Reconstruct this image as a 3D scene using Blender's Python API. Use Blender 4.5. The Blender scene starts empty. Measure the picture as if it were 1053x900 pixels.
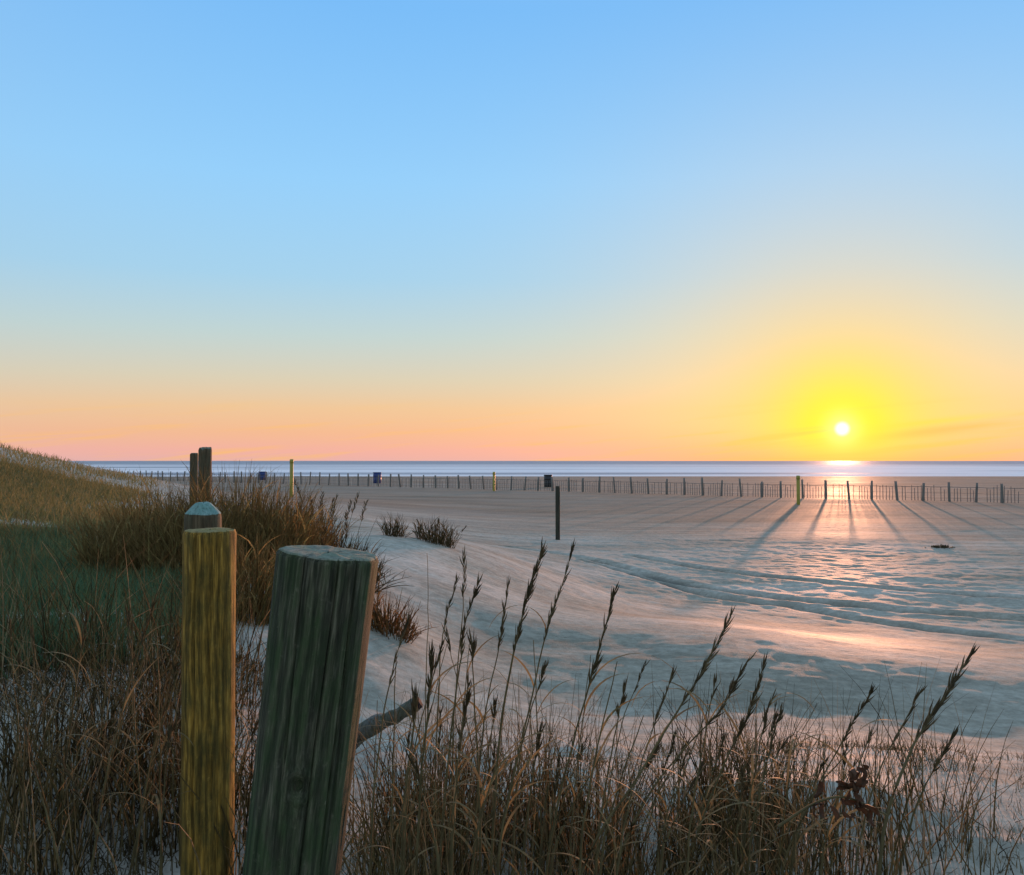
import bpy, math, random
import numpy as np
from mathutils import Vector, Matrix
random.seed(7)
rng = np.random.default_rng(11)
S = bpy.context.scene
COL = S.collection

# ------------------------------------------------------------------ camera
CAMZ = 2.6                      # eye height above the beach; the dune top is a metre above the beach
F = 912.0                       # focal length in photo pixels (photo 1053 x 900)
PITCH = math.atan(24 / F)
cam = bpy.data.cameras.new('camera')
camo = bpy.data.objects.new('camera', cam)
COL.objects.link(camo)
cam.sensor_width = 36
cam.lens = F / 1053 * 36
cam.clip_start = 0.05
cam.clip_end = 120000
camo.location = (0, 0, CAMZ)
camo.rotation_euler = (math.pi / 2 + PITCH, 0, 0)
S.camera = camo


def ray(x, y):
    u, v = (x - 526.5) / F, (450 - y) / F
    c, s = math.cos(PITCH), math.sin(PITCH)
    return np.array([u, c - v * s, s + v * c])


def at(x, y, Y):
    d = ray(x, y)
    d = d / d[1] * Y
    return np.array([d[0], Y, CAMZ + d[2]])


# ------------------------------------------------------------------ sky and sun
sd = ray(866, 441)
sd = sd / np.linalg.norm(sd)
SUN_EL = math.asin(sd[2])
SUN_AZ = math.atan2(sd[0], sd[1])
W = bpy.data.worlds.new("World")
S.world = W
W.use_nodes = True
n, l = W.node_tree.nodes, W.node_tree.links
n.clear()


def srgb(r, g, b):
    f = lambda c: c / 12.92 if c <= 0.04045 else ((c + 0.055) / 1.055) ** 2.4
    return (f(r / 255), f(g / 255), f(b / 255), 1)


def math_node(nodes, links, op, a, b=None, c=None):
    m = nodes.new('ShaderNodeMath')
    m.operation = op
    for i, v in enumerate((a, b, c)):
        if v is None:
            continue
        if isinstance(v, (int, float)):
            m.inputs[i].default_value = v
        else:
            links.new(v, m.inputs[i])
    return m.outputs[0]


wo = n.new('ShaderNodeOutputWorld')
tc = n.new('ShaderNodeTexCoord')
nrm = n.new('ShaderNodeVectorMath'); nrm.operation = 'NORMALIZE'
l.new(tc.outputs['Generated'], nrm.inputs[0])
sep = n.new('ShaderNodeSeparateXYZ')
l.new(nrm.outputs[0], sep.inputs[0])
dot = n.new('ShaderNodeVectorMath'); dot.operation = 'DOT_PRODUCT'
l.new(nrm.outputs[0], dot.inputs[0])
dot.inputs[1].default_value = tuple(sd)
WM = lambda op, a, b=None, c=None: math_node(n, l, op, a, b, c)
ang = WM('ARCCOSINE', WM('MINIMUM', dot.outputs['Value'], 0.9999999))
zc = WM('MAXIMUM', sep.outputs['Z'], 0.0)
zr = WM('POWER', zc, 0.5)                      # ramp position = sqrt(height)
ramp = n.new('ShaderNodeValToRGB')
l.new(zr, ramp.inputs[0])
cr = ramp.color_ramp
stops = [(0.0, (230, 180, 178)), (0.012, (244, 180, 166)), (0.032, (245, 188, 150)), (0.058, (240, 199, 156)),
         (0.090, (220, 209, 184)), (0.138, (194, 214, 214)), (0.20, (166, 212, 240)), (0.30, (150, 210, 255)),
         (0.46, (122, 191, 252)), (0.75, (180, 210, 248)), (1.0, (176, 206, 248))]  # highest stops, above the view, raised to fill the ground with light
while len(cr.elements) < len(stops):
    cr.elements.new(0.5)
for e, (p, c) in zip(cr.elements, stops):
    e.position = math.sqrt(p)
    e.color = srgb(*c)


def glow(width):
    q = WM('DIVIDE', ang, width)
    return WM('EXPONENT', WM('MULTIPLY', WM('MULTIPLY', q, q), -1.0))


def mixc(fac, a, b):
    m = n.new('ShaderNodeMix'); m.data_type = 'RGBA'
    if isinstance(fac, (int, float)):
        m.inputs[0].default_value = fac
    else:
        l.new(fac, m.inputs[0])
    for sock, v in ((m.inputs[6], a), (m.inputs[7], b)):
        if isinstance(v, tuple):
            sock.default_value = v
        else:
            l.new(v, sock)
    return m.outputs[2]


def scale(col, fac):
    m = n.new('ShaderNodeVectorMath'); m.operation = 'SCALE'
    l.new(col, m.inputs[0])
    if isinstance(fac, (int, float)):
        m.inputs['Scale'].default_value = fac
    else:
        l.new(fac, m.inputs['Scale'])
    return m.outputs[0]


# sky ramp towards the sun; opposite it a pale blue raised as fill light
side = n.new('ShaderNodeMapRange'); side.interpolation_type = 'SMOOTHSTEP'
l.new(dot.outputs['Value'], side.inputs[0])
side.inputs[1].default_value = -0.3; side.inputs[2].default_value = 0.85
side.inputs[3].default_value = 0.0; side.inputs[4].default_value = 1.0
back = n.new('ShaderNodeValToRGB')
l.new(zr, back.inputs[0])
back.color_ramp.elements[0].position = 0.0; back.color_ramp.elements[0].color = srgb(190, 200, 206)
back.color_ramp.elements[1].position = 1.0; back.color_ramp.elements[1].color = srgb(162, 194, 226)
c0 = mixc(side.outputs[0], back.outputs[0], ramp.outputs[0])
c1 = mixc(WM('MULTIPLY', glow(0.26), 0.5), c0, srgb(255, 222, 160))
low = n.new('ShaderNodeMapRange'); low.interpolation_type = 'SMOOTHSTEP'
l.new(sep.outputs['Z'], low.inputs[0])
low.inputs[1].default_value = -0.012; low.inputs[2].default_value = 0.045; low.inputs[3].default_value = 0.0; low.inputs[4].default_value = 1.0
c1 = mixc(WM('MULTIPLY', glow(0.24), WM('SUBTRACT', 0.8, WM('MULTIPLY', low.outputs[0], 0.8))), c1, srgb(255, 160, 90))
c2 = mixc(WM('MULTIPLY', glow(0.125), WM('MULTIPLY', low.outputs[0], 0.68)), c1, srgb(255, 208, 80))
c3 = mixc(WM('MULTIPLY', glow(0.060), WM('MULTIPLY_ADD', low.outputs[0], 0.6, 0.3)), c2, srgb(255, 244, 12))
disc = n.new('ShaderNodeMapRange'); disc.interpolation_type = 'SMOOTHSTEP'
l.new(ang, disc.inputs[0])
disc.inputs[1].default_value = 0.0035; disc.inputs[2].default_value = 0.0095
disc.inputs[3].default_value = 1.0; disc.inputs[4].default_value = 0.0
azn = WM('ARCTAN2', sep.outputs['X'], sep.outputs['Y'])
cv = n.new('ShaderNodeCombineXYZ')
l.new(WM('MULTIPLY', azn, 5.0), cv.inputs[0]); l.new(WM('MULTIPLY_ADD', sep.outputs['Z'], 90.0, WM('MULTIPLY', azn, -9.0)), cv.inputs[1])
cn = n.new('ShaderNodeTexNoise'); cn.inputs['Scale'].default_value = 1.0; cn.inputs['Detail'].default_value = 5
l.new(cv.outputs[0], cn.inputs['Vector'])
cmk = n.new('ShaderNodeMapRange'); cmk.interpolation_type = 'SMOOTHSTEP'; l.new(cn.outputs['Fac'], cmk.inputs[0])
cmk.inputs[1].default_value = 0.50; cmk.inputs[2].default_value = 0.72
cel = n.new('ShaderNodeMapRange'); cel.interpolation_type = 'SMOOTHSTEP'; l.new(sep.outputs['Z'], cel.inputs[0])
cel.inputs[1].default_value = 0.075; cel.inputs[2].default_value = 0.02
c3 = mixc(WM('MULTIPLY', WM('MULTIPLY', cmk.outputs[0], cel.outputs[0]), 0.6), c3, srgb(255, 196, 96))
uu = WM('SUBTRACT', azn, SUN_AZ + 0.088)
vv = WM('SUBTRACT', sep.outputs['Z'], WM('MULTIPLY_ADD', uu, 0.11, 0.040))
gu = WM('POWER', WM('DIVIDE', uu, 0.055), 2.0); gv = WM('POWER', WM('DIVIDE', vv, 0.0032), 2.0)
wsp = WM('EXPONENT', WM('MULTIPLY', WM('ADD', gu, gv), -1.0))
gv2 = WM('POWER', WM('DIVIDE', WM('ADD', vv, 0.0095), 0.005), 2.0)
wsd = WM('EXPONENT', WM('MULTIPLY', WM('ADD', gu, gv2), -1.0))
c3 = mixc(WM('MULTIPLY', wsd, 0.40), c3, srgb(244, 156, 84))
c3 = mixc(WM('MULTIPLY', wsp, WM('MULTIPLY_ADD', cn.outputs['Fac'], 0.9, 0.15)), c3, srgb(255, 214, 80))
c3 = mixc(WM('MULTIPLY', glow(0.017), 0.75), c3, (1.1, 1.08, 0.40, 1))
c4 = mixc(disc.outputs[0], c3, (1.6, 1.5, 1.2, 1))
# a thin streak of cirrus beside the sun
bgc = n.new('ShaderNodeBackground')
l.new(c4, bgc.inputs[0]); bgc.inputs[1].default_value = 0.95
nish = n.new('ShaderNodeTexSky'); nish.sky_type = 'NISHITA'; nish.sun_disc = False
nish.sun_elevation = SUN_EL; nish.sun_rotation = SUN_AZ
bgn = n.new('ShaderNodeBackground'); bgn.inputs[1].default_value = 0.012
l.new(nish.outputs[0], bgn.inputs[0])
addw = n.new('ShaderNodeAddShader')
l.new(bgc.outputs[0], addw.inputs[0]); l.new(bgn.outputs[0], addw.inputs[1])
l.new(addw.outputs[0], wo.inputs[0])

sun = bpy.data.lights.new('sun', 'SUN')
sun.energy = 4.4
sun.color = (1.0, 0.43, 0.23)
sun.specular_factor = 0.35
sun.angle = math.radians(0.6)
suno = bpy.data.objects.new('sun', sun)
COL.objects.link(suno)
suno.location = (20, 60, 30)
suno.rotation_euler = Vector(sd).to_track_quat('Z', 'Y').to_euler()

S.view_settings.view_transform = 'Standard'
S.view_settings.look = 'None'
S.view_settings.exposure = 0.0
S.view_settings.gamma = 1.0
S.view_settings.use_curve_mapping = False
S.cycles.max_bounces = 6
S.cycles.transparent_max_bounces = 8


# ------------------------------------------------------------------ helpers
def tag(o, label=None, cat=None, group=None, kind=None):
    if label: o['label'] = label
    if cat: o['category'] = cat
    if group: o['group'] = group
    if kind: o['kind'] = kind
    return o


def empty(name, loc):
    o = bpy.data.objects.new(name, None)
    COL.objects.link(o)
    o.location = tuple(loc)
    o.empty_display_size = 0.05
    return o


def mesh_obj(name, V, Q, mat, parent=None, smooth=True, T=None):
    """one mesh object from vertex array, quad array and optional triangle array"""
    V = np.asarray(V, dtype=np.float32)
    Q = np.asarray(Q, dtype=np.int32).reshape(-1, 4)
    me = bpy.data.meshes.new(name)
    nt = 0 if T is None else len(T)
    me.vertices.add(len(V)); me.vertices.foreach_set('co', V.ravel())
    loops = Q.ravel()
    starts = np.arange(len(Q)) * 4
    if nt:
        T = np.asarray(T, dtype=np.int32).reshape(-1, 3)
        starts = np.concatenate([starts, len(loops) + np.arange(nt) * 3])
        loops = np.concatenate([loops, T.ravel()])
    me.loops.add(len(loops)); me.loops.foreach_set('vertex_index', loops)
    me.polygons.add(len(starts)); me.polygons.foreach_set('loop_start', starts.astype(np.int32))
    me.update(calc_edges=True); me.validate()
    if smooth:
        me.polygons.foreach_set('use_smooth', np.ones(len(me.polygons), dtype=bool))
    me.materials.append(mat)
    o = bpy.data.objects.new(name, me)
    COL.objects.link(o)
    if parent is not None:
        o.parent = parent
    return o


class Geo:
    def __init__(self): self.v = []; self.q = []; self.n = 0
    def add(self, V, Q):
        self.v.append(np.asarray(V, dtype=np.float64).reshape(-1, 3)); self.q.append(np.asarray(Q).reshape(-1, 4) + self.n)
        self.n += len(self.v[-1])
    def build(self, name, mat, parent=None, off=(0, 0, 0), smooth=True):
        return mesh_obj(name, np.concatenate(self.v) - np.array(off), np.concatenate(self.q), mat, parent, smooth)


def hash2(ix, iy, seed):
    h = (ix * 374761393 + iy * 668265263 + seed * 974711) & 0x7fffffff
    h = ((h ^ (h >> 13)) * 1274126177) & 0x7fffffff
    return ((h ^ (h >> 16)) & 0xffff) / 65535.0


def vnoise(x, y, seed=0):
    x = np.asarray(x, dtype=np.float64); y = np.asarray(y, dtype=np.float64)
    ix = np.floor(x).astype(np.int64); iy = np.floor(y).astype(np.int64)
    fx = x - ix; fy = y - iy
    fx = fx * fx * (3 - 2 * fx); fy = fy * fy * (3 - 2 * fy)
    a = hash2(ix, iy, seed); b = hash2(ix + 1, iy, seed); c = hash2(ix, iy + 1, seed); d = hash2(ix + 1, iy + 1, seed)
    return (a * (1 - fx) + b * fx) * (1 - fy) + (c * (1 - fx) + d * fx) * fy - 0.5


def strands(P, R, k=3):
    """n tapered tubes; P (n,s,3) centre lines, R (n,s) radii"""
    nn, s, _ = P.shape
    D = np.gradient(P, axis=1)
    D /= np.linalg.norm(D, axis=2, keepdims=True) + 1e-12
    ref = np.where(np.abs(D[..., 2:3]) > 0.9, np.array([1.0, 0, 0]), np.array([0, 0, 1.0]))
    A = np.cross(D, ref); A /= np.linalg.norm(A, axis=2, keepdims=True) + 1e-12
    B = np.cross(D, A)
    th = np.arange(k) * 2 * np.pi / k
    V = P[:, :, None, :] + R[:, :, None, None] * (A[:, :, None, :] * np.cos(th)[None, None, :, None] + B[:, :, None, :] * np.sin(th)[None, None, :, None])
    idx = np.arange(nn * s * k).reshape(nn, s, k)
    a = idx[:, :-1, :]; b = np.roll(a, -1, axis=2); d = idx[:, 1:, :]; c = np.roll(d, -1, axis=2)
    return V.reshape(-1, 3), np.stack([a, b, c, d], -1).reshape(-1, 4)


def ribbons(P, Wd, az):
    """n flat blades; P (n,s,3), widths (n,s), az (n) the heading of the blade's width"""
    nn, s, _ = P.shape
    sidev = np.stack([np.cos(az), np.sin(az), np.zeros(nn)], -1)[:, None, :]
    L = P - sidev * Wd[..., None] / 2; Rr = P + sidev * Wd[..., None] / 2
    V = np.stack([L, Rr], 2)
    idx = np.arange(nn * s * 2).reshape(nn, s, 2)
    return V.reshape(-1, 3), np.stack([idx[:, :-1, 0], idx[:, :-1, 1], idx[:, 1:, 1], idx[:, 1:, 0]], -1).reshape(-1, 4)


def arcs(base, az, lean, bend, length, s=5):
    """centre lines that start at lean from the vertical and bend further over; (n,s,3)"""
    nn = len(base)
    t = np.linspace(0, 1, s)[None, :]
    a = lean[:, None] + bend[:, None] * t
    dl = length[:, None] / (s - 1)
    dx = np.sin(a) * dl; dz = np.cos(a) * dl
    cx = np.concatenate([np.zeros((nn, 1)), np.cumsum(dx[:, :-1], 1)], 1)
    cz = np.concatenate([np.zeros((nn, 1)), np.cumsum(dz[:, :-1], 1)], 1)
    return np.stack([base[:, 0:1] + cx * np.cos(az)[:, None], base[:, 1:2] + cx * np.sin(az)[:, None], base[:, 2:3] + cz], -1)


def spline(pts, m):
    """Catmull-Rom through pts, m samples"""
    p = np.asarray(pts, dtype=float)
    p = np.concatenate([[2 * p[0] - p[1]], p, [2 * p[-1] - p[-2]]])
    k = len(p) - 3
    out = []
    for u in np.linspace(0, k - 1e-9, m):
        i = int(u); t = u - i
        a, b, c, d = p[i], p[i + 1], p[i + 2], p[i + 3]
        out.append(0.5 * (2 * b + (c - a) * t + (2 * a - 5 * b + 4 * c - d) * t * t + (3 * b - a - 3 * c + d) * t ** 3))
    return np.array(out)


# ------------------------------------------------------------------ materials
def new_mat(name):
    m = bpy.data.materials.new(name); m.use_nodes = True
    nt = m.node_tree
    return m, nt.nodes, nt.links, nt.nodes['Principled BSDF']


def noise_ramp(nodes, links, vec, scale_, stops_, detail=5, rough=0.55, dim3=None):
    t = nodes.new('ShaderNodeTexNoise'); t.inputs['Scale'].default_value = scale_
    t.inputs['Detail'].default_value = detail; t.inputs['Roughness'].default_value = rough
    links.new(vec, t.inputs['Vector'])
    r = nodes.new('ShaderNodeValToRGB')
    while len(r.color_ramp.elements) < len(stops_):
        r.color_ramp.elements.new(0.5)
    for e, (p, c) in zip(r.color_ramp.elements, stops_):
        e.position = p; e.color = (*c, 1) if len(c) == 3 else c
    links.new(t.outputs['Fac'], r.inputs[0])
    return r.outputs[0], t.outputs['Fac']


def mix_rgb(nodes, links, fac, a, b, mode='MIX'):
    m = nodes.new('ShaderNodeMix'); m.data_type = 'RGBA'; m.blend_type = mode
    if isinstance(fac, (int, float)): m.inputs[0].default_value = fac
    else: links.new(fac, m.inputs[0])
    for s_, v in ((m.inputs[6], a), (m.inputs[7], b)):
        if isinstance(v, tuple): s_.default_value = (*v, 1) if len(v) == 3 else v
        else: links.new(v, s_)
    return m.outputs[2]


def mapping(nodes, links, vec, sc):
    m = nodes.new('ShaderNodeMapping'); m.inputs['Scale'].default_value = sc
    links.new(vec, m.inputs['Vector'])
    return m.outputs[0]


def sand_material():
    m, nd, lk, p = new_mat('sand')
    g = nd.new('ShaderNodeNewGeometry')
    pos = g.outputs['Position']
    base, _ = noise_ramp(nd, lk, mapping(nd, lk, pos, (0.10, 0.32, 1)), 1.0, [(0.36, (0.33, 0.31, 0.245)), (0.50, (0.44, 0.42, 0.35)), (0.64, (0.53, 0.51, 0.44))], 9, 0.68)
    fine, ff = noise_ramp(nd, lk, pos, 9.0, [(0.34, (0.66, 0.65, 0.63)), (0.66, (1.15, 1.14, 1.13))], 8, 0.75)
    c = mix_rgb(nd, lk, 1.0, base, fine, 'MULTIPLY')
    streak, _ = noise_ramp(nd, lk, mapping(nd, lk, pos, (0.28, 1.5, 1)), 1.0, [(0.40, (0.72, 0.71, 0.69)), (0.62, (1.08, 1.08, 1.08))], 8, 0.72)
    c = mix_rgb(nd, lk, 0.8, c, streak, 'MULTIPLY')
    # bits of wrack and shell scattered on the beach
    wr, _ = noise_ramp(nd, lk, mapping(nd, lk, pos, (0.9, 2.6, 1)), 2.6, [(0.63, (0, 0, 0)), (0.70, (1, 1, 1))], 7, 0.75)
    c = mix_rgb(nd, lk, math_node(nd, lk, 'MULTIPLY', wr, 0.7), c, (0.11, 0.09, 0.065))
    # the flat damp sand of the lower beach is browner than the dry drift sand of the dune foot
    sp = nd.new('ShaderNodeSeparateXYZ'); lk.new(pos, sp.inputs[0])
    wob = nd.new('ShaderNodeTexNoise'); wob.inputs['Scale'].default_value = 0.12; wob.inputs['Detail'].default_value = 5
    lk.new(mapping(nd, lk, pos, (0.5, 1.2, 1)), wob.inputs['Vector'])
    yy = math_node(nd, lk, 'MULTIPLY_ADD', wob.outputs['Fac'], 26, sp.outputs['Y'])
    damp = nd.new('ShaderNodeMapRange'); damp.interpolation_type = 'SMOOTHSTEP'; lk.new(yy, damp.inputs[0])
    damp.inputs[1].default_value = 34; damp.inputs[2].default_value = 60
    c = mix_rgb(nd, lk, math_node(nd, lk, 'MULTIPLY', damp.outputs[0], 0.9), c, mix_rgb(nd, lk, 1.0, c, (0.60, 0.45, 0.34), 'MULTIPLY'))
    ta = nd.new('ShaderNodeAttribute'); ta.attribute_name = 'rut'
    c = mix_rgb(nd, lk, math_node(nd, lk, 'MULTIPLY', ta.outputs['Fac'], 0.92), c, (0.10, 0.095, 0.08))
    lk.new(c, p.inputs['Base Color'])
    rr, _ = noise_ramp(nd, lk, mapping(nd, lk, pos, (0.06, 0.2, 1)), 1.0, [(0.35, (0.62,) * 3), (0.7, (0.85,) * 3)], 4)
    lk.new(rr, p.inputs['Roughness'])
    spc = nd.new('ShaderNodeMapRange'); lk.new(damp.outputs[0], spc.inputs[0]); spc.inputs[3].default_value = 0.035; spc.inputs[4].default_value = 0.25
    lk.new(spc.outputs[0], p.inputs['Specular IOR Level'])
    b1 = nd.new('ShaderNodeTexNoise'); b1.inputs['Scale'].default_value = 11; b1.inputs['Detail'].default_value = 9; b1.inputs['Roughness'].default_value = 0.75
    lk.new(pos, b1.inputs['Vector'])
    bp = nd.new('ShaderNodeBump'); bp.inputs['Strength'].default_value = 0.6; bp.inputs['Distance'].default_value = 0.03
    lk.new(b1.outputs['Fac'], bp.inputs['Height'])
    lk.new(bp.outputs[0], p.inputs['Normal'])
    return m


def sea_material():
    m, nd, lk, p = new_mat('sea_water')
    g = nd.new('ShaderNodeNewGeometry')
    pos = g.outputs['Position']
    fo, _ = noise_ramp(nd, lk, mapping(nd, lk, pos, (0.004, 0.028, 1)), 1.0, [(0.34, (0, 0, 0)), (0.50, (1, 1, 1))], 6, 0.6)
    sp = nd.new('ShaderNodeSeparateXYZ'); lk.new(pos, sp.inputs[0])
    near = nd.new('ShaderNodeMapRange'); lk.new(sp.outputs['Y'], near.inputs[0])
    near.inputs[1].default_value = 380; near.inputs[2].default_value = 900; near.inputs[3].default_value = 0.96; near.inputs[4].default_value = 0.0
    foam = math_node(nd, lk, 'MULTIPLY', fo, near.outputs[0])
    lk.new(mix_rgb(nd, lk, foam, (0.36, 0.38, 0.41), (0.90, 0.87, 0.86)), p.inputs['Base Color'])
    rg = nd.new('ShaderNodeMapRange'); lk.new(foam, rg.inputs[0]); rg.inputs[3].default_value = 0.62; rg.inputs[4].default_value = 0.9
    sl = nd.new('ShaderNodeMapRange'); lk.new(foam, sl.inputs[0]); sl.inputs[3].default_value = 0.12; sl.inputs[4].default_value = 0.0
    lk.new(sl.outputs[0], p.inputs['Specular IOR Level'])
    lk.new(rg.outputs[0], p.inputs['Roughness'])
    p.inputs['IOR'].default_value = 1.33
    t = nd.new('ShaderNodeTexNoise'); t.inputs['Scale'].default_value = 1.0; t.inputs['Detail'].default_value = 6
    lk.new(mapping(nd, lk, pos, (0.12, 0.35, 1)), t.inputs['Vector'])
    bp = nd.new('ShaderNodeBump'); bp.inputs['Strength'].default_value = 1.0; bp.inputs['Distance'].default_value = 0.5
    lk.new(t.outputs['Fac'], bp.inputs['Height']); lk.new(bp.outputs[0], p.inputs['Normal'])
    return m


def plant_material(name, cols, trans=0.35, rough=0.7):
    """each stem or blade takes its own tone; the tone also drifts along it"""
    m, nd, lk, p = new_mat(name)
    g = nd.new('ShaderNodeNewGeometry')
    r = nd.new('ShaderNodeValToRGB')
    while len(r.color_ramp.elements) < len(cols): r.color_ramp.elements.new(0.5)
    for i, (e, c) in enumerate(zip(r.color_ramp.elements, cols)):
        e.position = i / (len(cols) - 1); e.color = (*c, 1)
    lk.new(g.outputs['Random Per Island'], r.inputs[0])
    sp, _ = noise_ramp(nd, lk, g.outputs['Position'], 14, [(0.3, (0.6, 0.58, 0.55)), (0.7, (1.2, 1.15, 1.1))], 4)
    c = mix_rgb(nd, lk, 1.0, r.outputs[0], sp, 'MULTIPLY')
    lk.new(c, p.inputs['Base Color'])
    p.inputs['Roughness'].default_value = rough
    p.inputs['Specular IOR Level'].default_value = 0.25
    if trans > 0:
        tr = nd.new('ShaderNodeBsdfTranslucent'); lk.new(c, tr.inputs[0])
        mx = nd.new('ShaderNodeMixShader'); mx.inputs[0].default_value = trans
        lk.new(p.outputs[0], mx.inputs[1]); lk.new(tr.outputs[0], mx.inputs[2])
        lk.new(mx.outputs[0], nd['Material Output'].inputs[0])
    return m


def wood_material(name, dark, mid, light, algae, algae_amt=0.5, grain=60, figure=0.0):
    m, nd, lk, p = new_mat(name)
    tcn = nd.new('ShaderNodeTexCoord')
    ob = tcn.outputs['Object']
    gcol, gf = noise_ramp(nd, lk, mapping(nd, lk, ob, (1, 1, 0.06)), grain, [(0.30, dark), (0.52, mid), (0.74, light)], 8, 0.65)
    al, _ = noise_ramp(nd, lk, mapping(nd, lk, ob, (1, 1, 0.45)), 13, [(0.42, (0, 0, 0)), (0.60, (1, 1, 1))], 8, 0.68)
    c = mix_rgb(nd, lk, math_node(nd, lk, 'MULTIPLY', al, algae_amt), gcol, algae)
    chk, cf_ = noise_ramp(nd, lk, mapping(nd, lk, ob, (1, 1, 0.035)), 130, [(0.34, (0.30, 0.29, 0.27)), (0.46, (1, 1, 1))], 3, 0.5)
    c = mix_rgb(nd, lk, 0.5, c, chk, 'MULTIPLY')
    spt, _ = noise_ramp(nd, lk, ob, 45, [(0.62, (0, 0, 0)), (0.72, (1, 1, 1))], 5, 0.6)
    c = mix_rgb(nd, lk, math_node(nd, lk, 'MULTIPLY', spt, 0.35), c, light)
    if figure:
        wv_ = nd.new('ShaderNodeTexWave'); wv_.wave_type = 'BANDS'; wv_.bands_direction = 'X'
        wv_.inputs['Scale'].default_value = 13; wv_.inputs['Distortion'].default_value = 7; wv_.inputs['Detail'].default_value = 3.5
        wv_.inputs['Detail Scale'].default_value = 1.3; wv_.inputs['Detail Roughness'].default_value = 0.6
        lk.new(mapping(nd, lk, ob, (1, 1, 0.22)), wv_.inputs['Vector'])
        wr_ = nd.new('ShaderNodeValToRGB'); lk.new(wv_.outputs['Fac'], wr_.inputs[0])
        wr_.color_ramp.elements[0].position = 0.15; wr_.color_ramp.elements[0].color = (0.5, 0.5, 0.48, 1)
        wr_.color_ramp.elements[1].position = 0.85; wr_.color_ramp.elements[1].color = (1.5, 1.45, 1.35, 1)
        c = mix_rgb(nd, lk, figure, c, wr_.outputs[0], 'MULTIPLY')
    lk.new(c, p.inputs['Base Color'])
    p.inputs['Roughness'].default_value = 0.85
    p.inputs['Specular IOR Level'].default_value = 0.2
    bp = nd.new('ShaderNodeBump'); bp.inputs['Strength'].default_value = 0.9; bp.inputs['Distance'].default_value = 0.006
    lk.new(math_node(nd, lk, 'MULTIPLY_ADD', cf_, 0.8, gf), bp.inputs['Height']); lk.new(bp.outputs[0], p.inputs['Normal'])
    return m


def paint_material(name, col, rough=0.5):
    m, nd, lk, p = new_mat(name)
    tcn = nd.new('ShaderNodeTexCoord')
    c, _ = noise_ramp(nd, lk, tcn.outputs['Object'], 5, [(0.3, tuple(0.75 * x for x in col)), (0.7, col)], 5)
    lk.new(c, p.inputs['Base Color']); p.inputs['Roughness'].default_value = rough
    return m


M_SAND = sand_material()
M_SEA = sea_material()
M_STALK = plant_material('dry_stalk', [(0.06, 0.052, 0.022), (0.11, 0.092, 0.04), (0.16, 0.13, 0.06), (0.23, 0.175, 0.085)], 0.15)
M_HEAD = plant_material('seed_husk', [(0.075, 0.058, 0.028), (0.14, 0.105, 0.05), (0.21, 0.16, 0.085)], 0.35)
M_LEAF = plant_material('dry_blade', [(0.09, 0.08, 0.032), (0.15, 0.125, 0.05), (0.26, 0.19, 0.09), (0.14, 0.09, 0.045)], 0.4)
M_UNDER = plant_material('dead_grass', [(0.06, 0.044, 0.018), (0.16, 0.115, 0.048), (0.2, 0.165, 0.062), (0.36, 0.255, 0.12), (0.6, 0.46, 0.29)], 0.5)
M_BROWN = plant_material('brown_stems', [(0.15, 0.1, 0.038), (0.31, 0.21, 0.078), (0.42, 0.3, 0.12), (0.27, 0.235, 0.085)], 0.5)
M_DARKSHRUB = plant_material('dark_shrub', [(0.07, 0.055, 0.026), (0.13, 0.1, 0.045), (0.16, 0.13, 0.06)], 0.4)
M_RUST = plant_material('rust_stems', [(0.18, 0.08, 0.025), (0.28, 0.15, 0.045), (0.13, 0.075, 0.035)], 0.4)
M_GREEN = plant_material('dune_green', [(0.07, 0.17, 0.1), (0.115, 0.21, 0.105), (0.175, 0.225, 0.095), (0.26, 0.225, 0.1)], 0.45)
M_OLIVE = plant_material('dune_olive', [(0.15, 0.165, 0.055), (0.24, 0.21, 0.075), (0.34, 0.26, 0.11), (0.14, 0.17, 0.08)], 0.4)
M_POST_GREY = wood_material('weathered_green_timber', (0.020, 0.021, 0.013), (0.072, 0.072, 0.046), (0.19, 0.18, 0.13), (0.036, 0.062, 0.024), 0.85, 210, 0.6)
M_POST_GOLD = wood_material('mossy_yellow_timber', (0.06, 0.04, 0.011), (0.29, 0.165, 0.028), (0.48, 0.31, 0.08), (0.060, 0.058, 0.018), 0.68, 190, 0.6)
M_POST_BROWN = wood_material('brown_timber', (0.035, 0.028, 0.016), (0.11, 0.08, 0.045), (0.20, 0.15, 0.09), (0.06, 0.08, 0.05), 0.4)
M_POST_DARK = wood_material('dark_timber', (0.02, 0.018, 0.014), (0.055, 0.05, 0.04), (0.11, 0.10, 0.075), (0.05, 0.065, 0.03), 0.4)
M_END = wood_material('end_grain', (0.10, 0.11, 0.085), (0.22, 0.23, 0.18), (0.34, 0.35, 0.28), (0.12, 0.18, 0.11), 0.6, 30)
M_END_GOLD = wood_material('yellow_end_grain', (0.16, 0.12, 0.05), (0.30, 0.23, 0.10), (0.42, 0.34, 0.17), (0.15, 0.17, 0.05), 0.4, 30)
M_END_TEAL = wood_material('skylit_teal_end_grain', (0.13, 0.22, 0.20), (0.22, 0.35, 0.32), (0.36, 0.46, 0.42), (0.12, 0.26, 0.22), 0.6, 30)  # teal of the skylight put into the end colour
M_FPOST = wood_material('hazed_fence_post_wood', (0.10, 0.095, 0.085), (0.22, 0.205, 0.185), (0.32, 0.30, 0.27), (0.17, 0.18, 0.14), 0.3)  # wood colour lightened to stand for haze over the distance
M_SLAT = wood_material('fence_slat', (0.08, 0.075, 0.07), (0.16, 0.15, 0.14), (0.25, 0.24, 0.22), (0.1, 0.1, 0.09), 0.3)
M_LIME = paint_material('lime_paint', (0.40, 0.34, 0.05))
M_BLUE = paint_material('blue_plastic', (0.02, 0.05, 0.20))
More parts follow.
